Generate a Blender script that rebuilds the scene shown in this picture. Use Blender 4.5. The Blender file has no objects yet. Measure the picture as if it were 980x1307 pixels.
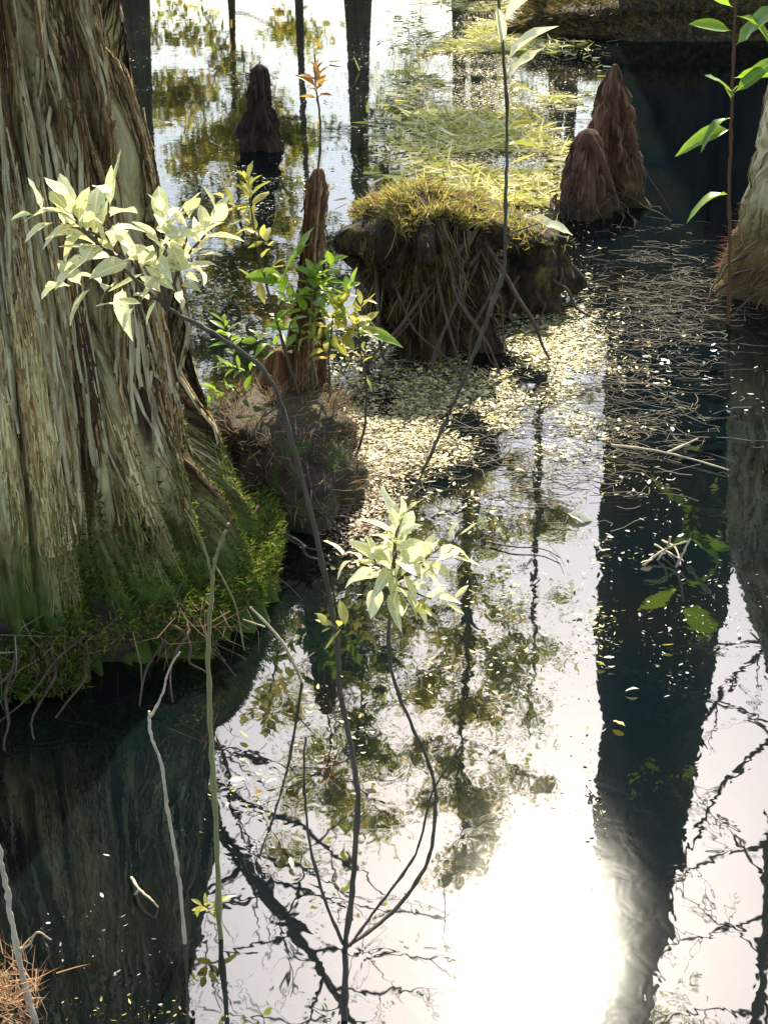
import bpy, math, random
import numpy as np
from mathutils import Vector, Matrix, Quaternion

random.seed(7); RNG = np.random.default_rng(7)
sc = bpy.context.scene
COL = sc.collection
PI = math.pi

# ------------------------------------------------------------------ camera
H, PITCH, F = 1.8, math.radians(24.2), 1800.0
cd = bpy.data.cameras.new('camera'); cam = bpy.data.objects.new('camera', cd); COL.objects.link(cam)
cam.location = (0, 0, H); cam.rotation_euler = (PI / 2 - PITCH, 0, 0)
cd.sensor_fit = 'VERTICAL'; cd.sensor_height = 24; cd.lens = 24 * F / 1307.0
cd.clip_start = 0.05; cd.clip_end = 3000
sc.camera = cam
CP, SP = math.cos(PITCH), math.sin(PITCH)

def ray(x, y):
    a, u = (x - 490) / F, (653.5 - y) / F
    return Vector((a, CP + SP * u, -SP + CP * u))
def on(x, y, z=0.0):                 # photo pixel -> point on the level plane z
    d = ray(x, y); t = (z - H) / d.z
    return Vector((d.x * t, d.y * t, z))
def at(x, y, Y):                     # photo pixel -> point at ground distance Y
    d = ray(x, y); t = Y / d.y
    return Vector((d.x * t, Y, H + d.z * t))

# ------------------------------------------------------------------ sky, sun, exposure
SUN_EL, SUN_AZ = math.radians(41.2), math.radians(8.2)
w = bpy.data.worlds.new('World'); sc.world = w; w.use_nodes = True
nt = w.node_tree; nt.nodes.clear()
sky = nt.nodes.new('ShaderNodeTexSky'); sky.sky_type = 'NISHITA'; sky.sun_disc = False
sky.sun_elevation = SUN_EL; sky.sun_rotation = SUN_AZ
sky.air_density = 1.0; sky.dust_density = 1.25; sky.ozone_density = 0.3; sky.altitude = 10
bg = nt.nodes.new('ShaderNodeBackground'); bg.inputs[1].default_value = 0.13
wo = nt.nodes.new('ShaderNodeOutputWorld')
nt.links.new(sky.outputs[0], bg.inputs[0]); nt.links.new(bg.outputs[0], wo.inputs[0])
sl = bpy.data.lights.new('sun', 'SUN'); sl.energy = 5.0; sl.angle = math.radians(0.53); sl.color = (1, 0.93, 0.76)
so = bpy.data.objects.new('sun', sl); COL.objects.link(so)
SUNV = Vector((math.sin(SUN_AZ) * math.cos(SUN_EL), math.cos(SUN_AZ) * math.cos(SUN_EL), math.sin(SUN_EL)))
so.rotation_euler = SUNV.to_track_quat('Z', 'Y').to_euler(); so.location = (3, 20, 18)
sc.view_settings.view_transform = 'Standard'; sc.view_settings.look = 'None'
sc.view_settings.exposure = 1.68; sc.view_settings.gamma = 1.0
sc.cycles.max_bounces = 6; sc.cycles.transparent_max_bounces = 6
sc.cycles.use_denoising = True
sc.cycles.sample_clamp_indirect = 6

# ------------------------------------------------------------------ noise
def _h(ix, iy, iz):
    n = (ix * 374761393 + iy * 668265263 + iz * 2147483647 + 1013904223) & 0xFFFFFFFF
    n = ((n ^ (n >> 13)) * 1274126177) & 0xFFFFFFFF
    n = ((n ^ (n >> 16)) * 2246822519) & 0xFFFFFFFF
    return ((n ^ (n >> 15)) & 0xFFFFFF) / float(0xFFFFFF)
def vnoise(x, y, z=0.0, px=0):
    x, y, z = np.broadcast_arrays(np.asarray(x, float), np.asarray(y, float), np.asarray(z, float))
    ix, iy, iz = (np.floor(v).astype(np.int64) for v in (x, y, z))
    fx, fy, fz = x - ix, y - iy, z - iz
    fx, fy, fz = (f * f * (3 - 2 * f) for f in (fx, fy, fz))
    def g(a, b, c):
        xx = ix + a
        if px: xx = xx % px
        return _h(xx, iy + b, iz + c)
    r = 0
    for a in (0, 1):
        for b in (0, 1):
            for c in (0, 1):
                r = r + g(a, b, c) * (fx if a else 1 - fx) * (fy if b else 1 - fy) * (fz if c else 1 - fz)
    return r
def fbm(x, y, z=0.0, o=4):
    s, a = 0, .5
    for i in range(o):
        s = s + a * vnoise(x * 2 ** i + 17 * i, y * 2 ** i, np.asarray(z) * 2 ** i); a *= .5
    return s

# ------------------------------------------------------------------ mesh helpers
def mesh_np(name, V, Fc, mat, smooth=True, col=None, uv=None):
    V = np.asarray(V, np.float32); Fc = np.asarray(Fc, np.int32)
    m = bpy.data.meshes.new(name); n, k = Fc.shape
    m.vertices.add(len(V)); m.vertices.foreach_set('co', V.ravel())
    m.loops.add(n * k); m.loops.foreach_set('vertex_index', Fc.ravel())
    m.polygons.add(n)
    m.polygons.foreach_set('loop_start', np.arange(0, n * k, k, dtype=np.int32))
    m.polygons.foreach_set('loop_total', np.full(n, k, np.int32))
    if smooth: m.polygons.foreach_set('use_smooth', np.ones(n, bool))
    if col is not None:
        a = m.color_attributes.new('Col', 'FLOAT_COLOR', 'POINT')
        c = np.ones((len(V), 4), np.float32); c[:, :3] = col; a.data.foreach_set('color', c.ravel())
    if uv is not None:
        u = m.uv_layers.new(name='UVMap'); u.data.foreach_set('uv', np.asarray(uv, np.float32)[Fc.ravel()].ravel())
    m.update(calc_edges=True); m.materials.append(mat)
    return m
def link(name, mesh, parent=None, loc=None):
    o = bpy.data.objects.new(name, mesh); COL.objects.link(o)
    if parent: o.parent = parent
    if loc is not None: o.location = loc
    return o
def tag(o, label=None, cat=None, group=None, kind=None):
    if label: o['label'] = label
    if cat: o['category'] = cat
    if group: o['group'] = group
    if kind: o['kind'] = kind
    return o
def thing(name, loc, label, cat, group=None):
    o = bpy.data.objects.new(name, None); COL.objects.link(o); o.location = loc; o.empty_display_size = .1
    return tag(o, label, cat, group)

class MB:
    def __init__(s): s.v = []; s.f = []
    def tube(s, pts, rad, n=6, wob=0.0, cap=True):
        pts = [Vector(p) for p in pts]; b0 = len(s.v)
        up = Vector((0.31, 0.2, 0.93)); k = len(pts)
        for i, p in enumerate(pts):
            t = (pts[min(i + 1, k - 1)] - pts[max(i - 1, 0)])
            t = t.normalized() if t.length > 1e-9 else Vector((0, 0, 1))
            a = t.cross(up)
            if a.length < .1: a = t.cross(Vector((1, 0, 0)))
            a.normalize(); b = t.cross(a)
            r = rad[i] if hasattr(rad, '__len__') else rad
            for j in range(n):
                q = 2 * PI * j / n; rr = r * (1 + wob * (random.random() - .5))
                s.v.append(p + a * (math.cos(q) * rr) + b * (math.sin(q) * rr))
        for i in range(k - 1):
            for j in range(n):
                s.f.append((b0 + i * n + j, b0 + i * n + (j + 1) % n, b0 + (i + 1) * n + (j + 1) % n, b0 + (i + 1) * n + j))
        if cap:
            c0 = len(s.v); s.v.append(pts[0]); s.v.append(pts[-1])
            for j in range(n):
                s.f.append((c0, b0 + (j + 1) % n, b0 + j, b0 + j)); e = b0 + (k - 1) * n
                s.f.append((c0 + 1, e + j, e + (j + 1) % n, e + (j + 1) % n))
        return s
    def build(s, name, mat, parent=None, origin=None, smooth=True):
        V = [tuple(v - origin) if origin is not None else tuple(v) for v in s.v]
        F4 = [f if f[2] != f[3] else f[:3] for f in s.f]
        m = bpy.data.meshes.new(name); m.from_pydata(V, [], F4); m.materials.append(mat)
        if smooth: m.polygons.foreach_set('use_smooth', np.ones(len(m.polygons), bool))
        m.update(); return link(name, m, parent)

def smooth_path(pts, sub=5):
    pts = [Vector(p) for p in pts]; out = []; k = len(pts)
    for i in range(k - 1):
        p0, p1, p2, p3 = pts[max(i - 1, 0)], pts[i], pts[i + 1], pts[min(i + 2, k - 1)]
        for j in range(sub):
            t = j / sub
            out.append(.5 * ((2 * p1) + (p2 - p0) * t + (2 * p0 - 5 * p1 + 4 * p2 - p3) * t * t + (3 * p1 - p0 - 3 * p2 + p3) * t ** 3))
    out.append(pts[-1]); return out

# ------------------------------------------------------------------ materials
def mat(name):
    m = bpy.data.materials.new(name); m.use_nodes = True; t = m.node_tree; t.nodes.clear()
    out = t.nodes.new('ShaderNodeOutputMaterial'); return m, t, out
def N(t, k, **kw):
    n = t.nodes.new(k)
    for a, b in kw.items():
        if a.startswith('i_'): n.inputs[a[2:].replace('_', ' ')].default_value = b
        else: setattr(n, a, b)
    return n
def ramp(t, stops):
    n = t.nodes.new('ShaderNodeValToRGB'); e = n.color_ramp.elements
    while len(e) < len(stops): e.new(0.5)
    for el, (p, c) in zip(e, stops): el.position = p; el.color = (*c, 1)
    return n
def L(t, a, b): t.links.new(a, b)

def bark_mat(name, stops, scale=(55, 1.6, 1), moss=None, lichen=None, rough=.9, uv=True, bump=.006):
    m, t, out = mat(name)
    tc = N(t, 'ShaderNodeTexCoord'); mp = N(t, 'ShaderNodeMapping'); mp.inputs['Scale'].default_value = scale
    L(t, tc.outputs['UV' if uv else 'Object'], mp.inputs[0])
    n1 = N(t, 'ShaderNodeTexNoise', i_Scale=1.0, i_Detail=9.0, i_Roughness=.72, i_Distortion=.6); L(t, mp.outputs[0], n1.inputs['Vector'])
    r = ramp(t, stops); L(t, n1.outputs[0], r.inputs[0]); colr = r.outputs[0]
    n2 = N(t, 'ShaderNodeTexNoise', i_Scale=3.0, i_Detail=5.0, i_Roughness=.6); L(t, tc.outputs['Object'], n2.inputs['Vector'])
    if lichen:
        r2 = ramp(t, [(lichen[0], (0, 0, 0)), (lichen[0] + .12, (1, 1, 1))]); L(t, n2.outputs[0], r2.inputs[0])
        mu = N(t, 'ShaderNodeMath', operation='MULTIPLY'); mu.inputs[1].default_value = .6; L(t, r2.outputs[0], mu.inputs[0])
        mx = N(t, 'ShaderNodeMix', data_type='RGBA'); L(t, mu.outputs[0], mx.inputs[0]); L(t, colr, mx.inputs[6])
        mx.inputs[7].default_value = (*lichen[1], 1); colr = mx.outputs[2]
    if moss:                                            # moss climbs from the waterline, ragged upper edge
        sp = N(t, 'ShaderNodeSeparateXYZ'); L(t, tc.outputs['Object'], sp.inputs[0])
        n3 = N(t, 'ShaderNodeTexNoise', i_Scale=7.0, i_Detail=5.0, i_Roughness=.7); L(t, tc.outputs['Object'], n3.inputs['Vector'])
        a = N(t, 'ShaderNodeMath', operation='MULTIPLY_ADD'); a.inputs[1].default_value = moss[2]; L(t, n3.outputs[0], a.inputs[0]); L(t, sp.outputs[2], a.inputs[2])
        mr = N(t, 'ShaderNodeMapRange'); mr.inputs[1].default_value = moss[0]; mr.inputs[2].default_value = moss[1]; mr.inputs[3].default_value = 1; mr.inputs[4].default_value = 0
        L(t, a.outputs[0], mr.inputs[0])
        rm = ramp(t, [(.3, moss[3]), (.7, moss[4])]); L(t, n2.outputs[0], rm.inputs[0])
        mx = N(t, 'ShaderNodeMix', data_type='RGBA'); L(t, mr.outputs[0], mx.inputs[0]); L(t, colr, mx.inputs[6]); L(t, rm.outputs[0], mx.inputs[7]); colr = mx.outputs[2]
    b = N(t, 'ShaderNodeBsdfPrincipled', i_Roughness=rough); L(t, colr, b.inputs['Base Color'])
    b.inputs['Specular IOR Level'].default_value = .25
    bp = N(t, 'ShaderNodeBump', i_Strength=.8, i_Distance=bump); L(t, n1.outputs[0], bp.inputs['Height']); L(t, bp.outputs[0], b.inputs['Normal'])
    L(t, b.outputs[0], out.inputs[0]); return m

def leaf_mat(name, c1, c2, trans=.4, rough=.35, spec=.5, attr=False, oscale=14.0):
    m, t, out = mat(name)
    if attr:
        a = N(t, 'ShaderNodeAttribute', attribute_name='Col'); colr = a.outputs['Color']
    else:
        oi = N(t, 'ShaderNodeObjectInfo'); tc = N(t, 'ShaderNodeTexCoord')
        n = N(t, 'ShaderNodeTexNoise', i_Scale=oscale, i_Detail=4.0); L(t, tc.outputs['Object'], n.inputs['Vector'])
        ad = N(t, 'ShaderNodeMath', operation='MULTIPLY_ADD'); ad.inputs[1].default_value = .7; L(t, oi.outputs['Random'], ad.inputs[0])
        m2 = N(t, 'ShaderNodeMath', operation='MULTIPLY'); m2.inputs[1].default_value = .5; L(t, n.outputs[0], m2.inputs[0]); L(t, m2.outputs[0], ad.inputs[2])
        r = ramp(t, [(.15, c1), (.85, c2)]); L(t, ad.outputs[0], r.inputs[0]); colr = r.outputs[0]
        sx = N(t, 'ShaderNodeSeparateXYZ'); L(t, tc.outputs['Object'], sx.inputs[0])
        ab = N(t, 'ShaderNodeMath', operation='ABSOLUTE'); L(t, sx.outputs[0], ab.inputs[0])
        vn = N(t, 'ShaderNodeMapRange'); vn.inputs[1].default_value = .008; vn.inputs[2].default_value = .022; vn.inputs[3].default_value = .55; vn.inputs[4].default_value = 0; L(t, ab.outputs[0], vn.inputs[0])
        mv = N(t, 'ShaderNodeMix', data_type='RGBA'); L(t, vn.outputs[0], mv.inputs[0]); L(t, colr, mv.inputs[6]); mv.inputs[7].default_value = (min(1, c2[0] * 1.35), min(1, c2[1] * 1.3), c2[2] * 1.3, 1)
        ns = N(t, 'ShaderNodeTexNoise', i_Scale=9.0, i_Detail=3.0); oo = N(t, 'ShaderNodeVectorMath', operation='ADD'); L(t, tc.outputs['Object'], oo.inputs[0]); L(t, oi.outputs['Location'], oo.inputs[1]); L(t, oo.outputs[0], ns.inputs['Vector'])
        rs_ = ramp(t, [(.64, (0, 0, 0)), (.70, (.75, .75, .75))]); L(t, ns.outputs[0], rs_.inputs[0])
        ms_ = N(t, 'ShaderNodeMix', data_type='RGBA'); L(t, rs_.outputs[0], ms_.inputs[0]); L(t, mv.outputs[2], ms_.inputs[6]); ms_.inputs[7].default_value = (.16, .10, .03, 1); colr = ms_.outputs[2]
    b = N(t, 'ShaderNodeBsdfPrincipled', i_Roughness=rough); L(t, colr, b.inputs['Base Color']); b.inputs['Specular IOR Level'].default_value = spec
    tr = N(t, 'ShaderNodeBsdfTranslucent'); L(t, colr, tr.inputs[0])
    mx = N(t, 'ShaderNodeMixShader'); mx.inputs[0].default_value = trans
    L(t, b.outputs[0], mx.inputs[1]); L(t, tr.outputs[0], mx.inputs[2]); L(t, mx.outputs[0], out.inputs[0])
    return m

M = {}
M['bark'] = bark_mat('cypress_bark', bump=.014, stops=[(.38, (.03, .014, .006)), (.46, (.11, .062, .025)), (.52, (.32, .24, .09)), (.62, (.58, .48, .21))],
                     scale=(70, 3.2, 1), moss=(.38, .62, .42, (.03, .05, .006), (.085, .11, .012)), lichen=(.55, (.30, .34, .09)))
M['strip'] = bark_mat('bark_strip', [(.35, (.16, .10, .045)), (.5, (.38, .29, .14)), (.65, (.60, .50, .27))], (60, 60, 4), lichen=(.62, (.32, .34, .13)), uv=False, bump=.003)
M['pale_bark'] = bark_mat('pale_bark', [(.34, (.08, .05, .02)), (.45, (.34, .26, .12)), (.52, (.58, .48, .27)), (.68, (.74, .64, .40))], (26, 4, 1), moss=(.55, 1.05, .6, (.08, .05, .018), (.24, .19, .045)), lichen=(.58, (.30, .30, .08)))
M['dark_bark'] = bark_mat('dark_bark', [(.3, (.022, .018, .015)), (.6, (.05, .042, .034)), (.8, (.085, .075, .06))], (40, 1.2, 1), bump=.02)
M['far_bark'] = bark_mat('brown_bark', [(.3, (.10, .075, .04)), (.6, (.22, .17, .09)), (.8, (.34, .27, .15))], (6, 6, .8), uv=False, bump=.02)
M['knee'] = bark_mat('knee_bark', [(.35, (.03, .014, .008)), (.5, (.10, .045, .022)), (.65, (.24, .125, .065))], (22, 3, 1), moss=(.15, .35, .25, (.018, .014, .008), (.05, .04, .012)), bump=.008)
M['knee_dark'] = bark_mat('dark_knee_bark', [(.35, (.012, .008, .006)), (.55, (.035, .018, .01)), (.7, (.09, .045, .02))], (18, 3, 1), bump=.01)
M['snag'] = bark_mat('red_snag_bark', [(.35, (.035, .015, .008)), (.5, (.12, .055, .024)), (.65, (.30, .18, .09))], (16, 1.5, 1), bump=.01)
M['stump'] = bark_mat('mossy_stump', [(.36, (.010, .007, .004)), (.5, (.035, .022, .010)), (.6, (.09, .065, .02)), (.72, (.16, .14, .035))], (16, 16, 9), uv=False, bump=.03)
M['hummock'] = bark_mat('hummock_peat', [(.3, (.018, .014, .01)), (.5, (.06, .04, .022)), (.62, (.06, .075, .015)), (.8, (.14, .11, .05))], (8, 8, 8), uv=False, bump=.03)
M['root'] = bark_mat('root_bark', [(.3, (.035, .02, .012)), (.7, (.13, .08, .05))], (20, 20, 20), uv=False, bump=.003)
M['stem'] = bark_mat('stem_bark', [(.3, (.035, .026, .018)), (.7, (.11, .085, .05))], (40, 40, 9), uv=False, rough=.7, bump=.002)
M['stem_green'] = bark_mat('green_stem', [(.3, (.12, .11, .03)), (.7, (.27, .24, .10))], (40, 40, 9), uv=False, rough=.6, bump=.002)
M['twig_pale'] = bark_mat('dead_twig', [(.3, (.28, .20, .12)), (.7, (.60, .49, .34))], (40, 40, 9), uv=False, bump=.002)
M['needle'] = bark_mat('needle', [(.3, (.07, .055, .035)), (.7, (.24, .20, .14))], (10, 10, 10), uv=False, bump=.001)
M['leaf'] = leaf_mat('pale_leaf', (.42, .45, .16), (.74, .70, .42), .45, .3)
M['leaf_g'] = leaf_mat('green_leaf', (.11, .20, .015), (.22, .33, .03), .5, .35)
M['leaf_y'] = leaf_mat('yellow_green_leaf', (.20, .22, .025), (.42, .38, .08), .45, .35)
M['leaf_r'] = leaf_mat('russet_leaf', (.16, .06, .015), (.36, .2, .04), .45, .45)
M['leaf_dry'] = leaf_mat('dry_leaf', (.40, .33, .19), (.66, .60, .42), .25, .5)
M['blades'] = leaf_mat('blades', 0, 0, .35, .6, .2, attr=True)
M['fibre'] = leaf_mat('bark_fibre', 0, 0, .0, .85, .15, attr=True)
M['litter'] = leaf_mat('litter', 0, 0, .15, .55, .4, attr=True)
M['canopy'] = leaf_mat('canopy_leaf', 0, 0, .75, .5, .3, attr=True)

def water_mat():
    m, t, out = mat('swamp_water')
    g = N(t, 'ShaderNodeNewGeometry')
    mp = N(t, 'ShaderNodeMapping'); mp.inputs['Scale'].default_value = (1, .8, 1); L(t, g.outputs['Position'], mp.inputs[0])
    n1 = N(t, 'ShaderNodeTexNoise', i_Scale=2.2, i_Detail=1.5, i_Roughness=.45, i_Distortion=.3); L(t, mp.outputs[0], n1.inputs['Vector'])
    n2 = N(t, 'ShaderNodeTexNoise', i_Scale=17.0, i_Detail=2.0, i_Distortion=.5); L(t, mp.outputs[0], n2.inputs['Vector'])
    b1 = N(t, 'ShaderNodeBump', i_Strength=1.0, i_Distance=.0019); L(t, n1.outputs[0], b1.inputs['Height'])
    b2 = N(t, 'ShaderNodeBump', i_Strength=1.0, i_Distance=.00022); L(t, n2.outputs[0], b2.inputs['Height']); L(t, b1.outputs[0], b2.inputs['Normal'])
    n3 = N(t, 'ShaderNodeTexNoise', i_Scale=1.3, i_Detail=5.0); L(t, g.outputs['Position'], n3.inputs['Vector'])
    r = ramp(t, [(.35, (.0012, .004, .005)), (.65, (.004, .005, .004))]); L(t, n3.outputs[0], r.inputs[0])
    d = N(t, 'ShaderNodeBsdfDiffuse'); L(t, r.outputs[0], d.inputs[0])
    fr = N(t, 'ShaderNodeFresnel'); fr.inputs[0].default_value = 1.4; L(t, b2.outputs[0], fr.inputs['Normal'])
    g1 = N(t, 'ShaderNodeBsdfGlossy', i_Roughness=.02, distribution='BECKMANN'); L(t, b2.outputs[0], g1.inputs['Normal'])
    g2 = N(t, 'ShaderNodeBsdfGlossy', i_Roughness=.16, distribution='BECKMANN'); L(t, b2.outputs[0], g2.inputs['Normal'])   # wide lobe added to spread the sun glint, in place of bloom
    gm = N(t, 'ShaderNodeMixShader'); gm.inputs[0].default_value = .02
    L(t, g1.outputs[0], gm.inputs[1]); L(t, g2.outputs[0], gm.inputs[2])
    fm = N(t, 'ShaderNodeMath', operation='MULTIPLY_ADD'); fm.inputs[1].default_value = .27; fm.inputs[2].default_value = .165; L(t, fr.outputs[0], fm.inputs[0])
    mx = N(t, 'ShaderNodeMixShader'); L(t, fm.outputs[0], mx.inputs[0]); L(t, d.outputs[0], mx.inputs[1]); L(t, gm.outputs[0], mx.inputs[2])
    L(t, mx.outputs[0], out.inputs[0]); return m
M['water'] = water_mat()

# ------------------------------------------------------------------ setting
def build_setting():
    n = 90; s = np.linspace(-1, 1, n); s = np.sign(s) * np.abs(s) ** 2.6 * 900
    X, Y = np.meshgrid(s, s + 10); R = np.hypot(X, Y - 10)
    Z = -.45 + np.clip((R - 48) / 30, 0, 1) * 1.2 + .25 * (fbm(X * .15, Y * .15) - .5) * np.clip(R / 20, 0, 1)
    V = np.stack([X, Y, Z], -1).reshape(-1, 3); i = np.arange(n * n).reshape(n, n)
    Fc = np.stack([i[:-1, :-1], i[:-1, 1:], i[1:, 1:], i[1:, :-1]], -1).reshape(-1, 4)
    tag(link('swamp_bed', mesh_np('swamp_bed', V, Fc, M['hummock'])), kind='structure')
    a = 72; th = np.arange(a) * 2 * PI / a
    V = np.concatenate([[[0, 10, 0]], np.stack([62 * np.cos(th), 10 + 62 * np.sin(th), 0 * th], -1)])
    Fc = np.array([(0, 1 + j, 1 + (j + 1) % a) for j in range(a)])
    tag(link('water', mesh_np('water', V, Fc, M['water'], False)), kind='structure')
build_setting()

# ------------------------------------------------------------------ revolved woody shapes
def woody(name, m, parent, prof, nth=64, nz=60, zs=None, flute=(), ridge=(), lean=None, seed=0, closed=True, power=1.0, lump=None):
    """prof: list of (z, r). flute: (k, amp, zfall, phase). ridge: (count, zscale, depth)."""
    pz, pr = zip(*prof)
    z = np.asarray(zs) if zs is not None else np.linspace(pz[0], pz[-1], nz)
    th = np.linspace(0, 2 * PI, nth, endpoint=False)
    T, Z = np.meshgrid(th, z); R = np.interp(Z, pz, pr)
    for k, amp, zf, ph in flute:
        R = R * (1 + amp * np.exp(-np.clip(Z, 0, None) / zf) * np.cos(k * T + ph))
    for cnt, zsn, dep in ridge:
        U = T / (2 * PI) * cnt
        wv = (vnoise(U / 4, Z * 1.6, seed, px=max(1, cnt // 4)) - .5) * 3.0
        v = vnoise(U + wv, Z * zsn + 3.1, seed + 1.5, px=cnt)
        v = np.clip(np.abs(2 * v - 1) * 3.2, 0, 1); v = v * v * (3 - 2 * v)
        sc_ = np.clip(R / pr[len(pr) // 2], .15, 1.5)
        R = R + dep * (v ** power - .5) * sc_
    if lump: R = R * (1 + lump[1] * (fbm(np.cos(T) * lump[0] + seed, np.sin(T) * lump[0], Z * lump[2], 4) * 2.2 - 1.05))
    lx, ly = (np.interp(Z, [l[0] for l in lean], [l[i] for l in lean]) for i in (1, 2)) if lean else (0, 0)
    V = np.stack([R * np.cos(T) + lx, R * np.sin(T) + ly, Z], -1).reshape(-1, 3)
    i = np.arange(len(z) * nth).reshape(len(z), nth); j = np.roll(i, -1, 1)
    Fc = np.stack([i[:-1], j[:-1], j[1:], i[1:]], -1).reshape(-1, 4)
    uv = np.stack([T / (2 * PI), Z * 1.0], -1).reshape(-1, 2)
    if closed:
        c = len(V); V = np.concatenate([V, [V[i[-1]].mean(0)]]); uv = np.concatenate([uv, [uv[-1]]])
        cap = np.stack([i[-1], j[-1], np.full(nth, c), np.full(nth, c)], -1)
        Fc = np.concatenate([Fc, cap])
    me = mesh_np(name, V, Fc, m, True, uv=uv)
    o = link(name, me, parent)
    return o, (T, Z, R)

def fibres(parent, grid, n, ln, wd, pal, za, zb, aa=(-PI, PI), lean=None, lift=.006, drift=.03, ridge_only=False):
    """Thousands of shaggy bark fibres lying along a revolved surface, one mesh."""
    T, Z, R = grid; zc = Z[:, 0]; m = T.shape[1]
    a = RNG.uniform(aa[0], aa[1], n); z0 = RNG.uniform(za, zb, n); le = RNG.uniform(ln[0], ln[1], n); w_ = RNG.uniform(wd[0], wd[1], n)
    if ridge_only:                                      # keep only fibres on the raised plates
        q = max(3, m // 40); Rm = sum(np.roll(R, o_, 1) for o_ in range(-q, q + 1)) / (2 * q + 1)
        i = np.clip(np.searchsorted(zc, z0 - le * .5), 1, len(zc) - 1); j = ((a % (2 * PI)) / (2 * PI) * m).astype(int) % m
        ok = R[i, j] > Rm[i, j] + .002; a, z0, le, w_ = a[ok], z0[ok], le[ok], w_[ok]; n = len(a)
    dr = RNG.normal(0, drift, n); lf = RNG.uniform(0, lift, n); K = 5; Vs = []
    for k in range(K):
        f = k / (K - 1); z = np.clip(z0 - le * f, za - .12, None); an = a + dr * f * le / .2 + RNG.normal(0, .004, n)
        i = np.clip(np.searchsorted(zc, z), 1, len(zc) - 1); j = ((an % (2 * PI)) / (2 * PI) * m).astype(int) % m
        rr = np.maximum(R[i, j], R[i, (j + 1) % m]) + .001 + lf * (2 * f - 1) ** 2
        hw = w_ * (.25 + .75 * math.sin(PI * (.1 + .8 * f))) / np.maximum(rr, .02)
        lx, ly = (np.interp(z, [l[0] for l in lean], [l[q] for l in lean]) for q in (1, 2)) if lean else (0 * z, 0 * z)
        for e, up in ((-.5, 0), (.5, RNG.normal(.0, .0025, n))):
            Vs.append(np.stack([(rr + up) * np.cos(an + e * hw) + lx, (rr + up) * np.sin(an + e * hw) + ly, z], -1))
    V = np.stack(Vs, 1).reshape(-1, 3); b = (np.arange(n) * 2 * K)[:, None]
    Fc = np.concatenate([b + [2 * k, 2 * k + 1, 2 * k + 3, 2 * k + 2] for k in range(K - 1)])
    pa = np.array(sorted(pal, key=sum)); kf = (fbm(a * 4.5 + 9, z0 * 1.5, 3.3, 3) * 2.3 - .72 + RNG.normal(0, .16, n)) * (len(pa) - 1)
    kf = np.clip(kf, 0, len(pa) - 1.001); k0 = kf.astype(int); fr = (kf - k0)[:, None]
    c = (pa[k0] * (1 - fr) + pa[k0 + 1] * fr) * RNG.uniform(.8, 1.2, (n, 1))
    return tag(link('bark_fibres', mesh_np('bark_fibres', V, Fc, M['fibre'], False, col=np.repeat(c, 2 * K, 0)), parent), kind='stuff')

def blades(name, P, D, length, width, palette, parent=None, bend=.4, m=None, origin=None):
    """Many thin two-segment blades joined in one mesh."""
    P = np.asarray(P); n = len(P); D = np.asarray(D); D = D / np.linalg.norm(D, axis=1, keepdims=True)
    Ln = RNG.uniform(length[0], length[1], n)[:, None]; Wd = RNG.uniform(width[0], width[1], n)[:, None]
    rv = RNG.normal(size=(n, 3)); S = np.cross(D, rv); S /= np.linalg.norm(S, axis=1, keepdims=True) + 1e-9
    B = np.cross(S, D) * RNG.uniform(-bend, bend, n)[:, None]
    mid = P + D * Ln * .55 + B * Ln * .25; tip = P + D * Ln * .95 + B * Ln * .9
    V = np.stack([P - S * Wd / 2, P + S * Wd / 2, mid + S * Wd * .4, mid - S * Wd * .4, tip], 1).reshape(-1, 3)
    if origin is not None: V = V - np.asarray(origin)
    b = (np.arange(n) * 5)[:, None]
    Fc = np.concatenate([b + [0, 1, 2], b + [0, 2, 3], b + [3, 2, 4]])
    pal = np.array(palette); k = RNG.integers(0, len(pal), n); c = pal[k] * RNG.uniform(.7, 1.3, (n, 1))
    me = mesh_np(name, V, Fc, m or M['blades'], False, col=np.repeat(c, 5, 0))
    return tag(link(name, me, parent), kind='stuff')

def mound(name, m, parent, c, rx, ry, h, amp=.3, nth=72, nr=30, flat=.5, seed=1, under=.25):
    """Uneven dome resting in the water, steep sides."""
    th = np.linspace(0, 2 * PI, nth, endpoint=False); s = np.linspace(0, 1, nr)
    T, S = np.meshgrid(th, s)
    A = S * PI * .62
    rr = np.sin(np.clip(A, 0, PI / 2)) ** flat * np.where(A > PI / 2, 1 - (A - PI / 2) * .4, 1)
    zz = np.cos(A) * h
    X, Y = np.cos(T) * rr, np.sin(T) * rr
    k = 1 + amp * (fbm(X * 1.8 + seed * 7, Y * 1.8 + zz * 2 / max(h, .1), seed) * 2 - 1) + amp * .6 * (fbm(X * 6 + seed, Y * 6, zz * 6 / max(h, .1)) * 2 - 1)
    V = np.stack([X * rx * k, Y * ry * k, zz * (.8 + .25 * k) - 0.02], -1).reshape(-1, 3)
    i = np.arange(nr * nth).reshape(nr, nth); j = np.roll(i, -1, 1)
    Fc = np.stack([i[:-1], i[1:], j[1:], j[:-1]], -1).reshape(-1, 4)
    o = link(name, mesh_np(name, V, Fc, m), parent, c)
    return o, V + np.asarray(c)

def roots(parent, starts, n, mat_, origin, name='root', drop=.3, r=(.003, .009), spread=.1):
    for q in range(n):
        p = Vector(random.choice(starts)); pts = [p]
        d = Vector((random.uniform(-1, 1), random.uniform(-1, .2), 0)) * spread
        z0 = p.z
        for s in range(5):
            p = p + d * .5 + Vector((random.gauss(0, .025), random.gauss(0, .02), -z0 / 4.2 * random.uniform(.7, 1.1)))
            pts.append(p.copy())
        pts[-1].z = -.03
        r0 = random.uniform(*r)
        MB().tube(smooth_path(pts, 3), np.linspace(r0, r0 * .4, (len(pts) - 1) * 3 + 1), 5).build(name, mat_, parent, origin)

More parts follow.
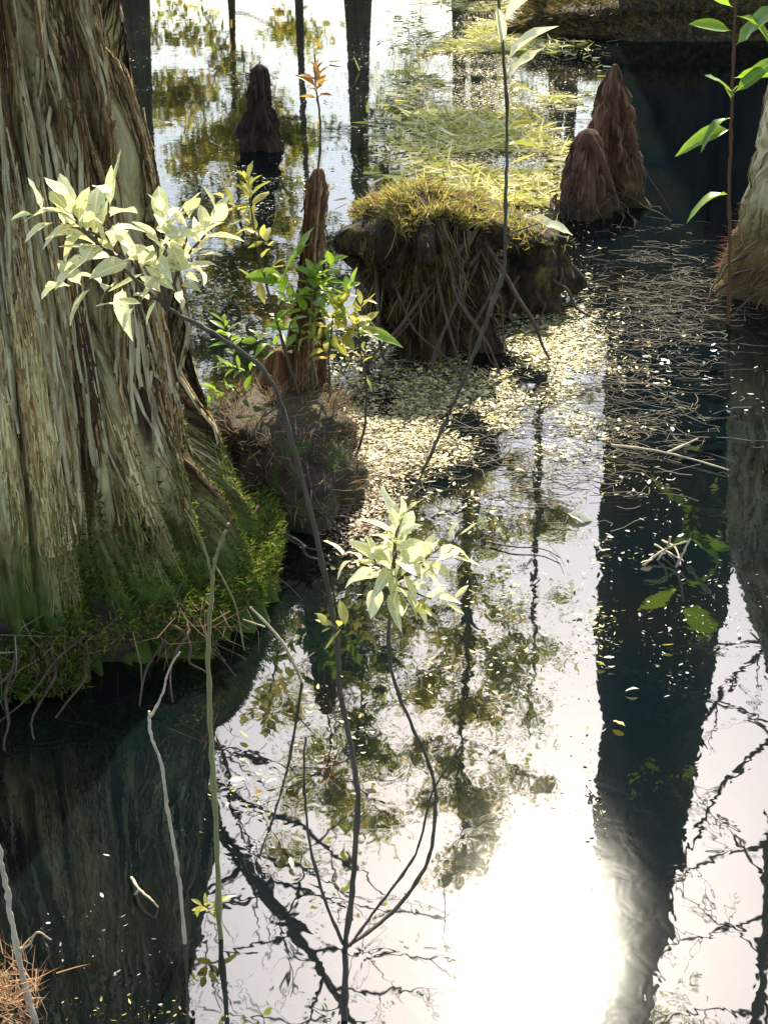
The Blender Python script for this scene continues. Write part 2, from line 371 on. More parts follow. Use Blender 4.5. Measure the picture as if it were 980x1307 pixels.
GREENS = [(.07, .13, .01), (.12, .18, .015), (.17, .20, .02), (.05, .085, .01)]
GOLD = [(.46, .38, .08), (.32, .29, .05), (.55, .46, .16), (.24, .26, .03)]
BROWN = [(.16, .09, .045), (.25, .15, .09), (.10, .055, .035), (.30, .22, .15)]

# ------------------------------------------------------------------ the large cypress
TC = Vector((-1.0, 3.55, 0))
def big_cypress():
    t = thing('cypress_tree', TC, 'huge furrowed cypress trunk with mossy flared base and peeling fibrous bark', 'tree')
    zs = np.concatenate([np.linspace(-.1, 2.2, 330), np.linspace(2.3, 15, 50)])
    prof = [(-.1, .65), (.08, .60), (.3, .525), (.5, .48), (.7, .445), (1.06, .388), (1.54, .315), (2.5, .31), (6, .27), (15, .08)]
    o, (T, Z, R) = woody('trunk', M['bark'], t, prof, nth=520, zs=zs,
                     flute=[(5, .06, .6, 1.9), (3, .04, .8, 2.6), (9, .03, .4, .7)],
                     ridge=[(32, .7, .075), (72, 1.1, .045), (170, 2.4, .014)], power=1, seed=3)
    th = T[0]; zc = Z[:, 0]
    def rad(a, z):
        i = int(np.clip(np.searchsorted(zc, z), 1, len(zc) - 1)); j = int((a % (2 * PI)) / (2 * PI) * len(th)) % len(th)
        return float(R[i, max(0, j - 2):j + 3].max()) if j > 2 else float(R[i, j])
    # peeling bark strips
    for q in range(200):
        a = random.uniform(-PI * .98, PI * .12); z1 = random.uniform(.62, 1.8); ln = random.uniform(.10, min(.55, z1 - .36))
        wd = random.uniform(.010, .024); dr = random.gauss(.0, .05) + .05 * math.cos(a) * (1.2 - z1)
        k = 7; V = []; Fs = []; lift = random.uniform(-.004, .010)
        wob = [random.gauss(0, .0045) for _ in range(k)]
        for s in range(k):
            f = s / (k - 1); z = z1 - ln * f; aa = a + dr * f + wob[s]
            hw = wd * (math.sin(PI * min(max(f * .9 + .05, 0), 1)) ** .5) / .5
            r = rad(aa, z) + .001 + lift * (2 * f - 1) ** 2
            for e, dz in ((-1, -.006), (0, .003), (1, -.006)):
                ab = aa + e * hw * .5; V.append(((r + dz) * math.cos(ab), (r + dz) * math.sin(ab), z + random.gauss(0, .003)))
            if s:
                b = 3 * s
                Fs += [(b - 3, b - 2, b + 1, b), (b - 2, b - 1, b + 2, b + 1)]
        me = bpy.data.meshes.new('bark_strip'); me.from_pydata(V, [], Fs); me.materials.append(M['strip'])
        me.polygons.foreach_set('use_smooth', np.ones(len(Fs), bool))
        link('bark_strip', me, o)
    fibres(o, (T, Z, R), 17000, (.05, .26), (.002, .008), [(.72, .56, .27), (.58, .43, .18), (.44, .31, .11), (.24, .13, .045), (.08, .04, .016), (.035, .018, .008)], .45, 1.25, (-PI * 1.05, PI * .15), drift=.010, lift=.004, ridge_only=True)
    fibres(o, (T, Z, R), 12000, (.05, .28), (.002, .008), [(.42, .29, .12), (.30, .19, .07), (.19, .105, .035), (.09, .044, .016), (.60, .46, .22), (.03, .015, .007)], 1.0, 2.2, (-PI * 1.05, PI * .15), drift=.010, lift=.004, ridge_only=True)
    fibres(o, (T, Z, R), 4500, (.04, .16), (.002, .006), [(.30, .26, .09), (.20, .14, .05), (.10, .055, .025), (.14, .16, .03)], .30, .55, (-PI * 1.05, PI * .15), drift=.015, ridge_only=True)
    # root mass
    ms, V = mound('root_mass', M['hummock'], t, (-.04, .0, 0), .68, .66, .19, amp=.22, seed=4, flat=.35)
    # moss over the flare and root mass
    n = 80000
    a = RNG.uniform(-PI * 1.15, PI * .3, n); zz = np.abs(RNG.normal(.06, .15, n)) + .13 * np.exp(-((a + .35) / .5) ** 2) * RNG.uniform(0, 1, n); zz = np.clip(zz + .10 * (vnoise(a * 4, 1.7) - .5), .02, .7)
    keep = vnoise(a * 3, zz * 4, 5) > .32; a = a[keep]; zz = zz[keep]
    ii = np.clip(np.searchsorted(zc, zz), 1, len(zc) - 1); jj = ((a % (2 * PI)) / (2 * PI) * len(th)).astype(int) % len(th)
    r = R[ii, jj] - .002; low = (zz < .17) & (RNG.uniform(0, 1, len(a)) < .6)
    el = .68 * .66 / np.sqrt((.66 * np.cos(a)) ** 2 + (.68 * np.sin(a)) ** 2)
    r = np.where(low, np.maximum(r, el * RNG.uniform(.9, 1.06, len(a))), r)
    P = np.stack([r * np.cos(a), r * np.sin(a), zz], -1); D = np.stack([np.cos(a), np.sin(a), .7 + 0 * a], -1) + RNG.normal(0, .5, P.shape)
    blades('moss', P, D, (.006, .024), (.002, .005), GREENS + [(.16, .15, .02), (.10, .07, .02)], o, .8)
    # russet dead grass and hanging rootlets at the waterline
    for cx, cy, nn in ((-.2, -.70, 260), (.5, -.50, 70), (.16, -.68, 60)):
        P = np.array([cx, cy, .16]) + RNG.normal(0, 1, (nn, 3)) * [.10, .04, .05]
        D = RNG.normal(0, .7, (nn, 3)) + [0, -.5, -.7]
        blades('dead_grass', P, D, (.04, .14), (.0012, .003), BROWN, t, 1.6)
    st = [(TC.x + .66 * math.cos(x), TC.y + .66 * math.sin(x), .15) for x in np.linspace(-PI * .95, PI * .2, 30)]
    roots(ms, st, 46, M['root'], TC + Vector((-.04, 0, 0)), r=(.002, .007), spread=.10)
    # bare limbs high over the water
    mb = MB()
    def limb(p, d, ln, r, depth):
        pts = [p.copy()]; k = 6
        for s in range(k):
            d = (d + Vector((random.gauss(0, .22), random.gauss(0, .22), random.gauss(.02, .16)))).normalized(); p = p + d * ln / k; pts.append(p.copy())
        mb.tube(pts, np.linspace(r, r * .45, k + 1), 6 if r > .02 else 4)
        if depth:
            for q in range(4 if depth > 1 else 5):
                f = random.uniform(.3, 1); i = min(k, int(f * k))
                nd = (d + Vector((random.gauss(0, .8), random.gauss(0, .8), random.gauss(.1, .5)))).normalized()
                limb(pts[i], nd, ln * random.uniform(.35, .6), r * .5, depth - 1)
    for z, d in ((3.7, (.34, 1, .12)), (4.6, (.25, 1, .12)), (5.6, (.5, 1, .2)), (5.0, (-.8, .5, .2)), (6.6, (.2, .9, .3)), (7.5, (-.4, -.8, .3)), (8.5, (.9, -.2, .4)), (10, (.3, .8, .5)), (11, (-.7, .2, .5))):
        limb(TC + Vector((0, 0, z)), Vector(d).normalized(), random.uniform(2.4, 3.4), .036, 3)
    mb.build('limb', M['stem'], t, TC)
big_cypress()

# ------------------------------------------------------------------ broad leaves
def leaf_mesh(name, m, wr=.36, droop=.25, fold=.25, rows=6, wave=.0):
    V = [(0, 0, 0)]; Fs = []; pet = .10
    for i in range(rows + 1):
        f = i / rows; y = pet + (1 - pet) * f; hw = wr * .5 * (math.sin(PI * f ** .85) ** .75 if 0 < f < 1 else (.06 if f == 0 else .0))
        z = -droop * f * f; wv = wave * math.sin(i * 2.1)
        V += [(-hw, y, z + fold * hw + wv), (0, y, z), (hw, y, z + fold * hw - wv)]
    Fs.append((0, 2, 1)); Fs.append((0, 3, 2))
    for i in range(rows):
        b = 1 + 3 * i; Fs += [(b, b + 1, b + 4, b + 3), (b + 1, b + 2, b + 5, b + 4)]
    me = bpy.data.meshes.new(name); me.from_pydata(V, [], Fs); me.materials.append(m)
    me.polygons.foreach_set('use_smooth', np.ones(len(Fs), bool)); return me
LM = {k: [leaf_mesh('leaf', M[k], wr, dr, fo, wave=wv) for wr, dr, fo, wv in ((.36, .12, .3, 0), (.42, .25, .5, .02), (.30, -.10, .35, .01), (.38, .45, .2, .025), (.26, .2, .8, .015), (.46, .05, .25, .03), (.33, .6, .6, .02))]
      for k in ('leaf', 'leaf_g', 'leaf_y', 'leaf_r', 'leaf_dry')}

def put_leaf(parent, kind, p, d, length, up=Vector((0, 0, 1)), origin=Vector((0, 0, 0)), name='leaf'):
    y = Vector(d).normalized(); x = y.cross(up)
    if x.length < .05: x = y.cross(Vector((1, 0, 0)))
    x.normalize(); z = x.cross(y)
    o = link(name, random.choice(LM[kind]), parent)
    R = Matrix((x, y, z)).transposed() @ Matrix.Rotation(random.gauss(0, .45), 3, 'Y')
    o.matrix_basis = Matrix.Translation(Vector(p) - origin) @ R.to_4x4() @ Matrix.Scale(length, 4)
    return o

def rosette(parent, kind, c, axis, n, ln, origin, along=.1, tilt=(35, 85)):
    axis = Vector(axis).normalized(); a = axis.cross(Vector((.3, .2, .9))).normalized(); b = axis.cross(a); ph = random.random() * 6
    n = int(n * 1.25)
    for i in range(n):
        f = i / max(1, n - 1); q = ph + i * 2.4
        tl = math.radians(tilt[1] + (tilt[0] - tilt[1]) * f + random.gauss(0, 8))
        d = axis * math.cos(tl) + (a * math.cos(q) + b * math.sin(q)) * math.sin(tl) + Vector((0, 0, .12))
        put_leaf(parent, kind, Vector(c) + axis * along * (f - .6), d, random.uniform(*ln) * (1.05 - .3 * f), origin=origin)

def stem(parent, pts, r0, r1, origin, m='stem', name='stem', n=6):
    sp = smooth_path(pts, 8); k = r0 * .16
    sp = [p + Vector((random.gauss(0, k), random.gauss(0, k), random.gauss(0, k * .5))) if 0 < i < len(sp) - 1 else p for i, p in enumerate(sp)]
    rd = np.linspace(r0, r1, len(sp)) * np.array([1.3 if i % 9 == 4 else random.uniform(.88, 1.1) for i in range(len(sp))])
    MB().tube(sp, rd, n, .25).build(name, M[m], parent, origin)
    return sp

def foreground_shrub():
    O = on(440, 1300)
    t = thing('leafy_shrub', O, 'tall thin shrub rising from open water with pale leaf whorls on bent stems', 'shrub')
    Y = O.y
    base = [O + Vector((0, 0, -.05)), at(440, 1215, Y)]
    stem(t, base, .0065, .005, O)
    A = [at(440, 1215, Y), at(452, 1110, Y + .02), at(455, 1000, Y + .03), at(434, 880, Y + .03), at(430, 820, Y + .03), at(412, 720, Y + .03), at(372, 560, Y + .02), at(342, 480, Y), at(280, 430, Y - .02), at(215, 393, Y - .03), at(150, 335, Y - .04), at(105, 290, Y - .05)]
    stem(t, A, .0048, .0026, O)
    B = [at(440, 1210, Y), at(500, 1165, Y + .05), at(545, 1100, Y + .09), at(556, 1020, Y + .12), at(545, 970, Y + .13), at(510, 890, Y + .14), at(496, 830, Y + .14), at(502, 740, Y + .14), at(508, 672, Y + .14), at(545, 590, Y + .15), at(585, 500, Y + .16), at(622, 410, Y + .18), at(642, 345, Y + .2), at(645, 250, Y + .2), at(646, 130, Y + .2), at(636, 0, Y + .2), at(632, -90, Y + .2)]
    stem(t, B, .0036, .0022, O)
    stem(t, [at(446, 1208, Y), at(480, 1160, Y + .04), at(530, 1090, Y + .08), at(552, 1010, Y + .1), at(590, 950, Y + .12)], .003, .0015, O)
    stem(t, [at(438, 1205, Y), at(415, 1150, Y - .02), at(395, 1075, Y - .03), at(388, 990, Y - .04), at(390, 940, Y - .04)], .003, .0015, O)
    stem(t, [at(585, 500, Y + .16), at(600, 465, Y + .15), at(640, 350, Y + .19)], .003, .002, O)
    # upper left whorls
    for (x, y, n, ln, ax) in ((105, 290, 13, (.055, .085), (-.5, -.2, .8)), (160, 330, 9, (.05, .08), (-.6, -.2, .5)), (75, 285, 6, (.05, .075), (-1, -.1, .4)), (215, 310, 10, (.04, .065), (.1, 0, 1)), (190, 385, 7, (.04, .06), (-.5, -.3, -.1)), (110, 365, 6, (.045, .07), (-1, -.2, .1)), (245, 330, 8, (.035, .06), (.4, .2, .8)), (205, 300, 6, (.04, .07), (.2, -.2, 1)), (262, 300, 8, (.04, .07), (.5, .1, 1)), (240, 300, 7, (.04, .075), (.1, .1, 1)), (140, 270, 6, (.05, .08), (.2, -.2, 1))):
        c = at(x, y, Y - .04); rosette(t, 'leaf', c, ax, n, ln, O, .08)
        if (x, y) != (105, 290):
            k = at(215, 393, Y - .03) if x > 170 else at(150, 335, Y - .04)
            stem(t, [k, (k + c) / 2 + Vector((random.gauss(0, .01), 0, .01)), c], .0022, .0014, O)
    # whorl at mid height of stem B
    for (x, y, n, ln, ax) in ((505, 690, 15, (.05, .09), (.1, 0, 1)), (515, 745, 7, (.05, .08), (.6, -.4, .3)), (465, 720, 6, (.04, .07), (-1, -.2, .5)), (560, 700, 6, (.04, .07), (1, .1, .7)), (545, 720, 8, (.045, .075), (1, -.2, .5)), (490, 730, 7, (.045, .07), (-.5, -.2, .8)), (550, 765, 6, (.04, .06), (1, -.2, .1))):
        rosette(t, 'leaf', at(x, y, Y + .13), ax, n, ln, O, .09)
        if x > 520: stem(t, [at(502, 745, Y + .14), at(x, y, Y + .13)], .002, .0014, O)
    # small leaves below the bend of stem A
    rosette(t, 'leaf_y', at(428, 800, Y + .02), (-.6, -.3, .2), 5, (.03, .05), O, .03)
    rosette(t, 'leaf_y', at(530, 780, Y + .1), (.8, 0, .2), 4, (.03, .05), O, .03)
    # leaves at the top of stem B
    for x, y, d, ln in ((642, 100, (.9, -.1, .75), .07), (645, 80, (.8, -.1, .9), .085), (640, 60, (-.1, -.2, 1), .06), (646, 140, (1, .1, .15), .05), (645, 165, (.9, .2, .25), .05), (646, 210, (1, .3, .2), .05), (645, 250, (1, .2, .1), .055), (640, 30, (.7, -.3, .8), .08), (646, 185, (.9, .2, .1), .045), (646, 120, (.8, .4, .4), .05)):
        put_leaf(t, 'leaf' if ln > .055 else 'leaf_y', at(x, y, Y + .2), d, ln, origin=O)
    put_leaf(t, 'leaf', at(688, 285, Y + .2), (1, -.1, .0), .05, origin=O)
    stem(t, [at(645, 300, Y + .2), at(688, 285, Y + .2)], .0016, .001, O)
foreground_shrub()

def small_plants():
    # pale green seedling stem by the mossy roots
    O = on(281, 1197); Y = O.y
    t = thing('sapling', O, 'slim yellow-green sapling stem forked at its tip in front of the mossy roots', 'sapling')
    stem(t, [O + Vector((0, 0, -.04)), at(277, 1080, Y), at(270, 950, Y), at(266, 850, Y), at(270, 760, Y), at(275, 715, Y), at(292, 668, Y)], .0055, .0025, O, 'stem_green')
    stem(t, [at(272, 740, Y), at(258, 690, Y), at(236, 650, Y)], .0022, .0012, O, 'stem_green')
    stem(t, [at(274, 720, Y), at(300, 770, Y), at(312, 830, Y)], .0018, .001, O, 'stem_green')
    rosette(t, 'leaf_y', at(262, 1158, Y), (-.4, -.3, .6), 7, (.03, .05), O, .03)
    O = on(236, 1204); Y = O.y
    t = thing('dead_twig', O, 'pale bleached twig with a kinked fork standing in dark water', 'twig')
    stem(t, [O + Vector((0, 0, -.04)), at(231, 1140, Y), at(222, 1080, Y), at(212, 1020, Y), at(206, 975, Y), at(192, 935, Y), at(191, 908, Y)], .0035, .0025, O, 'twig_pale', 'twig')
    stem(t, [at(193, 915, Y), at(208, 885, Y), at(216, 855, Y), at(230, 832, Y)], .0024, .0012, O, 'twig_pale', 'twig')
    O = on(42, 1306); Y = O.y
    t = thing('dead_twig', O, 'grey mottled twig with side spurs and russet needles at its foot', 'twig')
    stem(t, [O + Vector((.01, 0, -.04)), at(28, 1240, Y), at(18, 1190, Y), at(8, 1130, Y), at(-2, 1080, Y), at(-10, 1010, Y)], .006, .0035, O, 'twig_pale', 'twig')
    stem(t, [at(22, 1215, Y), at(38, 1205, Y), at(48, 1190, Y), at(66, 1200, Y)], .0025, .0012, O, 'twig_pale', 'twig')
    P = np.array(at(4, 1270, Y) - O) + RNG.normal(0, 1, (260, 3)) * [.03, .03, .04]
    blades('needles', P, RNG.normal(0, 1, (260, 3)), (.03, .09), (.001, .003), [(.4, .22, .1), (.5, .35, .2), (.3, .12, .05)], t, .8)
    a, b = at(320, 775, 2.75), on(388, 868)
    t = thing('dead_twig', b, 'short straight white twig leaning from the water toward the trunk', 'twig')
    stem(t, [b + Vector((0, 0, -.02)), (a + b) / 2 + Vector((.01, 0, .005)), a], .0045, .0025, b, 'twig_pale', 'twig')
    stem(t, [a * .75 + b * .25, a * .75 + b * .25 + Vector((-.05, 0, .02))], .002, .001, b, 'twig_pale', 'twig')
    stem(t, [b * .8 + a * .2, b * .8 + a * .2 + Vector((.05, -.02, .05))], .002, .001, b, 'twig_pale', 'twig')
    # thin green seedling leaning on the moss
    a, b = at(90, 795, 2.72), at(190, 735, 2.9)
small_plants()

# ------------------------------------------------------------------ snag, hummock and its leafy plant
def snag_group():
    HC = on(360, 640) + Vector((-.02, .1, 0))
    t = thing('root_hummock', HC, 'low mossy hummock with russet rootlets between the big trunk and the red snag', 'hummock')
    ms, V = mound('mound', M['hummock'], t, (0, 0, 0), .26, .36, .30, .3, seed=11, flat=.35)
    W = V[(V[:, 2] > .02)]
    i = RNG.integers(0, len(W), 2600); P = W[i] + RNG.normal(0, .01, (2600, 3)); D = W[i] * [1, 1, .3] + [0, 0, .12] + RNG.normal(0, .18, (2600, 3))
    blades('rootlets', P, D, (.02, .09), (.0015, .004), BROWN + [(.08, .1, .015)], t, .9)
    st = [tuple(Vector(v) + HC) for v in W[::17] if v[1] < 0]
    roots(t, st, 26, M['root'], HC, r=(.002, .006), spread=.06)
    SC = on(392, 600) + Vector((0, .06, 0))
    t = thing('cypress_knee', SC, 'tall thin red-brown snag with flared foot and a russet sprout on top', 'cypress knee')
    top = at(406, 215, SC.y).z
    dx = at(406, 215, SC.y).x - SC.x
    snl = [(-.1, -.01, 0), (.4, .0, 0), (top, dx, .0)]
    sp_, gr = woody('spire', M['snag'], t, [(-.08, .11), (.1, .085), (.25, .062), (.4, .042), (.6, .028), (top - .05, .022), (top, .010)], 56, 110,
          flute=[(4, .22, .4, .3), (7, .1, .3, 1)], ridge=[(14, 1.5, .022), (30, 3, .008)], lean=[(-.1, -.01, 0), (.4, .0, 0), (top, dx, .0)], seed=8, lump=(1.2, .3, 9))
    fibres(sp_, gr, 1300, (.04, .2), (.002, .005), [(.32, .2, .1), (.16, .08, .035), (.06, .028, .014), (.42, .3, .17)], .02, top, lean=snl, lift=.010, drift=.08)
    woody('side_knee', M['snag'], t, [(-.05, .11), (.12, .09), (.26, .06), (.36, .035), (.40, .012)], 40, 40, flute=[(3, .25, .4, 2)], ridge=[(12, 2, .02)], lean=[(-.05, -.12, -.02), (.4, -.09, 0)], seed=12)
    p0 = SC + Vector((dx, 0, top - .01))
    stem(t, [p0, at(409, 160, SC.y), at(403, 110, SC.y), at(402, 70, SC.y)], .004, .002, SC, 'stem')
    rosette(t, 'leaf_r', at(404, 105, SC.y), (0, -.1, 1), 12, (.05, .085), SC, .09)
    # leafy plant at its foot
    Y = SC.y - .12; O = Vector((at(420, 610, Y).x, Y, 0))
    t = thing('leafy_shrub', O, 'bushy low shrub with yellow-green whorls crowding round the red snag', 'shrub')
    for pts, kind, cl in (
        ([O + Vector((0, 0, -.03)), at(424, 540, Y), at(420, 470, Y), at(425, 400, Y)], 'leaf_y', ((428, 405, 14, (.06, .11), (.2, -.3, 1)), (450, 420, 6, (.06, .1), (1, -.2, .4)), (410, 440, 8, (.05, .09), (-.4, -.3, .8)))),
        ([O + Vector((-.03, 0, -.03)), at(385, 520, Y), at(350, 400, Y), at(330, 320, Y), at(318, 250, Y)], 'leaf_y', ((318, 245, 14, (.05, .09), (-.1, -.1, 1)), (330, 300, 8, (.05, .08), (-.5, -.2, .6)), (340, 350, 6, (.06, .09), (.6, -.3, .5)), (300, 265, 7, (.05, .08), (-.7, 0, .6)))),
        ([O + Vector((-.02, .02, -.03)), at(400, 500, Y), at(398, 430, Y), at(402, 370, Y)], 'leaf_g', ((402, 365, 14, (.06, .1), (0, -.1, 1)), (420, 350, 7, (.05, .09), (.3, 0, 1)), (370, 420, 8, (.05, .09), (-.6, -.3, .4)), (345, 440, 7, (.05, .08), (-.8, -.2, .4)), (415, 395, 9, (.05, .09), (.2, -.4, .8)), (360, 375, 7, (.05, .09), (-.4, -.2, .9)), (385, 395, 8, (.05, .09), (-.6, -.2, .6)), (440, 375, 8, (.05, .09), (.6, -.1, .8)), (375, 340, 3, (.1, .14), (.3, -.3, .5)))),
        ([O + Vector((.04, 0, -.03)), at(462, 560, Y), at(468, 500, Y), at(462, 460, Y)], 'leaf_y', ((462, 460, 6, (.03, .06), (0, -.2, 1)), (455, 400, 8, (.05, .09), (.5, -.1, .9)))),
        ([O + Vector((-.06, 0, -.03)), at(330, 560, Y), at(310, 490, Y), at(290, 430, Y)], 'leaf_g', ((290, 425, 9, (.05, .09), (-.3, 0, 1)), (300, 470, 8, (.05, .08), (-.8, -.2, .3)), (285, 500, 8, (.05, .08), (-.8, -.2, .1))))):
        stem(t, pts, .006, .0025, O)
        for (x, y, n, ln, ax) in cl:
            c = at(x, y, Y); rosette(t, kind, c, ax, n, ln, O, .1)
            q = min(smooth_path(pts, 5), key=lambda v: (v - c).length)
            if (q - c).length > .03: stem(t, [q, c], .0025, .0015, O)
    for x, y in ((452, 425), (398, 310)):
        put_leaf(t, 'leaf_g', at(x, y, Y), (1, -.3, .15) if x > 420 else (-.8, -.2, -.35), .14, origin=O)
snag_group()

# ------------------------------------------------------------------ rotten mossy stump
def stump():
    C = on(552, 465) + Vector((0, .26, 0))
    t = thing('rotten_stump', C, 'rotting tree stump crowned with golden moss and grass, roots hanging to the water', 'stump')
    top = .66
    b, (T, Z, R) = woody('stump_body', M['stump'], t, [(-.08, .20), (.08, .165), (.25, .185), (.42, .255), (.52, .25), (.60, .16), (top, .04)], 120, 80, lump=(1.6, .38, 3.2),
                         flute=[(3, .12, .5, .5), (5, .1, .8, 2)], ridge=[(16, 2.5, .10), (34, 6, .05)], lean=[(-.1, .05, 0), (.3, 0, 0), (.7, -.05, .0)], seed=21)
    fibres(b, (T, Z, R), 1100, (.04, .16), (.004, .014), [(.07, .045, .015), (.035, .022, .01), (.12, .09, .03), (.02, .012, .008)], .05, .6, lean=[(-.1, .05, 0), (.3, 0, 0), (.7, -.05, .0)], lift=.03, drift=.15)
    C2 = on(672, 398) + Vector((-.08, .2, 0)) - C
    woody('root_lobe', M['stump'], t, [(-.08, .25), (.08, .22), (.2, .26), (.32, .24), (.38, .06)], 80, 46, lump=(1.8, .6, 4), flute=[(3, .2, .8, 1.5)], ridge=[(14, 3, .09), (30, 7, .04)],
          lean=[(-.1, C2.x, C2.y), (.4, C2.x, C2.y)], seed=23)
    mb = MB(); d = Vector((C2.x, C2.y, 0))
    mb.tube([Vector((-.1, 0, .5)), d * .35 + Vector((0, -.05, .48)), d * .7 + Vector((0, 0, .38)), d + Vector((.1, 0, .25)), d + Vector((.35, .05, .05))], [.12, .13, .12, .09, .05], 12, .3)
    mb.build('root_bridge', M['stump'], t)
    # moss and grass on top
    n = 9000; a = RNG.uniform(0, 2 * PI, n); r = .27 * np.sqrt(RNG.uniform(0, 1, n)) * (.75 + .5 * vnoise(a * 2, 3))
    P = np.stack([r * np.cos(a) - .03, r * np.sin(a), .64 - 1.3 * r ** 2 + .09 * (vnoise(r * 9 * np.cos(a) + 9, r * 9 * np.sin(a) + 9) - .5) + RNG.normal(0, .015, n)], -1)
    D = np.stack([np.cos(a), np.sin(a), .55 + 0 * a], -1) * [1, 1, 1] + RNG.normal(0, .5, (n, 3))
    blades('moss', P, D, (.01, .05), (.002, .006), GOLD + BROWN[:2], b, .9)
    n = 3000; f = RNG.uniform(0, 1, n); P = np.stack([C2.x * f + RNG.normal(.05, .09, n), C2.y * f + RNG.normal(-.02, .11, n), .60 - .28 * f + RNG.normal(0, .02, n)], -1)
    blades('moss', P, RNG.normal(0, .6, (n, 3)) + [0, -.2, .4], (.012, .06), (.002, .006), GOLD + BROWN[:2], t, .9)
    n = 1000; a = RNG.uniform(-PI, PI * .1, n); ok = vnoise(a * 4, 7.3) > .45; a = a[ok]; n = len(a); P = np.stack([.245 * np.cos(a) - .03, .24 * np.sin(a), RNG.uniform(.25, .56, n)], -1)
    blades('hanging_grass', P, np.stack([np.cos(a) * .5, np.sin(a) * .5, -1 + 0 * a], -1) + RNG.normal(0, .25, (n, 3)), (.05, .2), (.0015, .004), [(.2, .14, .05), (.10, .065, .025), (.34, .27, .11), (.05, .04, .015)], b, .7)
    st = [tuple(C + Vector((.25 * math.cos(x) - .03, .25 * math.sin(x), random.uniform(.3, .55)))) for x in np.linspace(-PI * .95, 0, 26)]
    st += [tuple(C + C2 + Vector((.24 * math.cos(x), .24 * math.sin(x), random.uniform(.15, .3)))) for x in np.linspace(-PI * .9, .2, 14)]
    roots(t, st, 26, M['root'], C, r=(.003, .012), spread=.16)
    # the leaf lying at the right end
    o = put_leaf(None, 'leaf_dry', C + C2 + Vector((.06, -.1, .41)), (1, -.35, -.12), .2, name='fallen_leaf')
    tag(o, 'broad pale fallen leaf resting on the right end of the mossy stump', 'leaf')
stump()

# ------------------------------------------------------------------ knees
def knee(px, py, toppy, wpx, label, m, back=.0, name='cypress_knee', shapes=None, seed=0, lean=0.0):
    b = on(px, py) + Vector((0, back, 0)); h = at(px, toppy, b.y).z; s = (b.length / F) * wpx / 2 * 1.05
    t = thing(name, b, label, 'cypress knee')
    prof = shapes or [(-.1, 1.15), (0, 1.05), (.18, .85), (.4, .62), (.65, .48), (.85, .33), (.94, .2), (1, .06)]
    sp_, gr = woody('spire', M[m], t, [(z * h, r * s) for z, r in prof], 56, 60, flute=[(3, .18, h * .7, seed), (5, .1, h * .5, seed * 2)], ridge=[(12, 4, s * .30), (26, 9, s * .14)], lump=(1.4, .25, 5), lean=[(-.1, 0, 0), (h, lean, 0)], seed=30 + seed)
    fibres(sp_, gr, 420, (h * .05, h * .2), (.002, .006), [(.24, .13, .07), (.10, .05, .028), (.04, .02, .012), (.30, .21, .14)] if m == 'knee' else [(.03, .018, .012), (.06, .035, .02), (.12, .07, .035)], h * .05, h * .97, lift=.004, drift=.04)
    return t
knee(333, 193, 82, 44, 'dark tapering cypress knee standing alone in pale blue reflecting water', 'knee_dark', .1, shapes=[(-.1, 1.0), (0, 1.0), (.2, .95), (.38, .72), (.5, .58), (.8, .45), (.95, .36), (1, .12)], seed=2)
tk = knee(781, 272, 82, 74, 'pointed red-brown cypress knee, taller of two against the dark water', 'knee', .25, seed=1)
t2 = knee(746, 276, 165, 58, 'blunt mossy cypress knee hugging the taller pointed knee', 'knee', .0, shapes=[(-.1, 1.1), (0, 1.0), (.3, .9), (.6, .75), (.85, .55), (.95, .4), (1, .15)], seed=4)
def knee_extras():
    b = on(748, 278); mb = MB()
    # light rootlets round the knees
    for px, py, q in ((786, 262, tk), (748, 272, t2)):
        c = Vector(q.location); st = [tuple(c + Vector((.2 * math.cos(x), .2 * math.sin(x), random.uniform(.1, .35)))) for x in np.linspace(-PI, 0, 8)]
        roots(q, st, 9, M['root'], c, r=(.003, .007), spread=.12)
    rdg = [at(752, 172, b.y - .12), at(765, 195, b.y - .15), at(775, 220, b.y - .16), at(783, 245, b.y - .14)]
    MB().tube(smooth_path(rdg, 4), [.02] * 13, 8, .3).build('bark_fold', M['knee'], t2, b)
knee_extras()

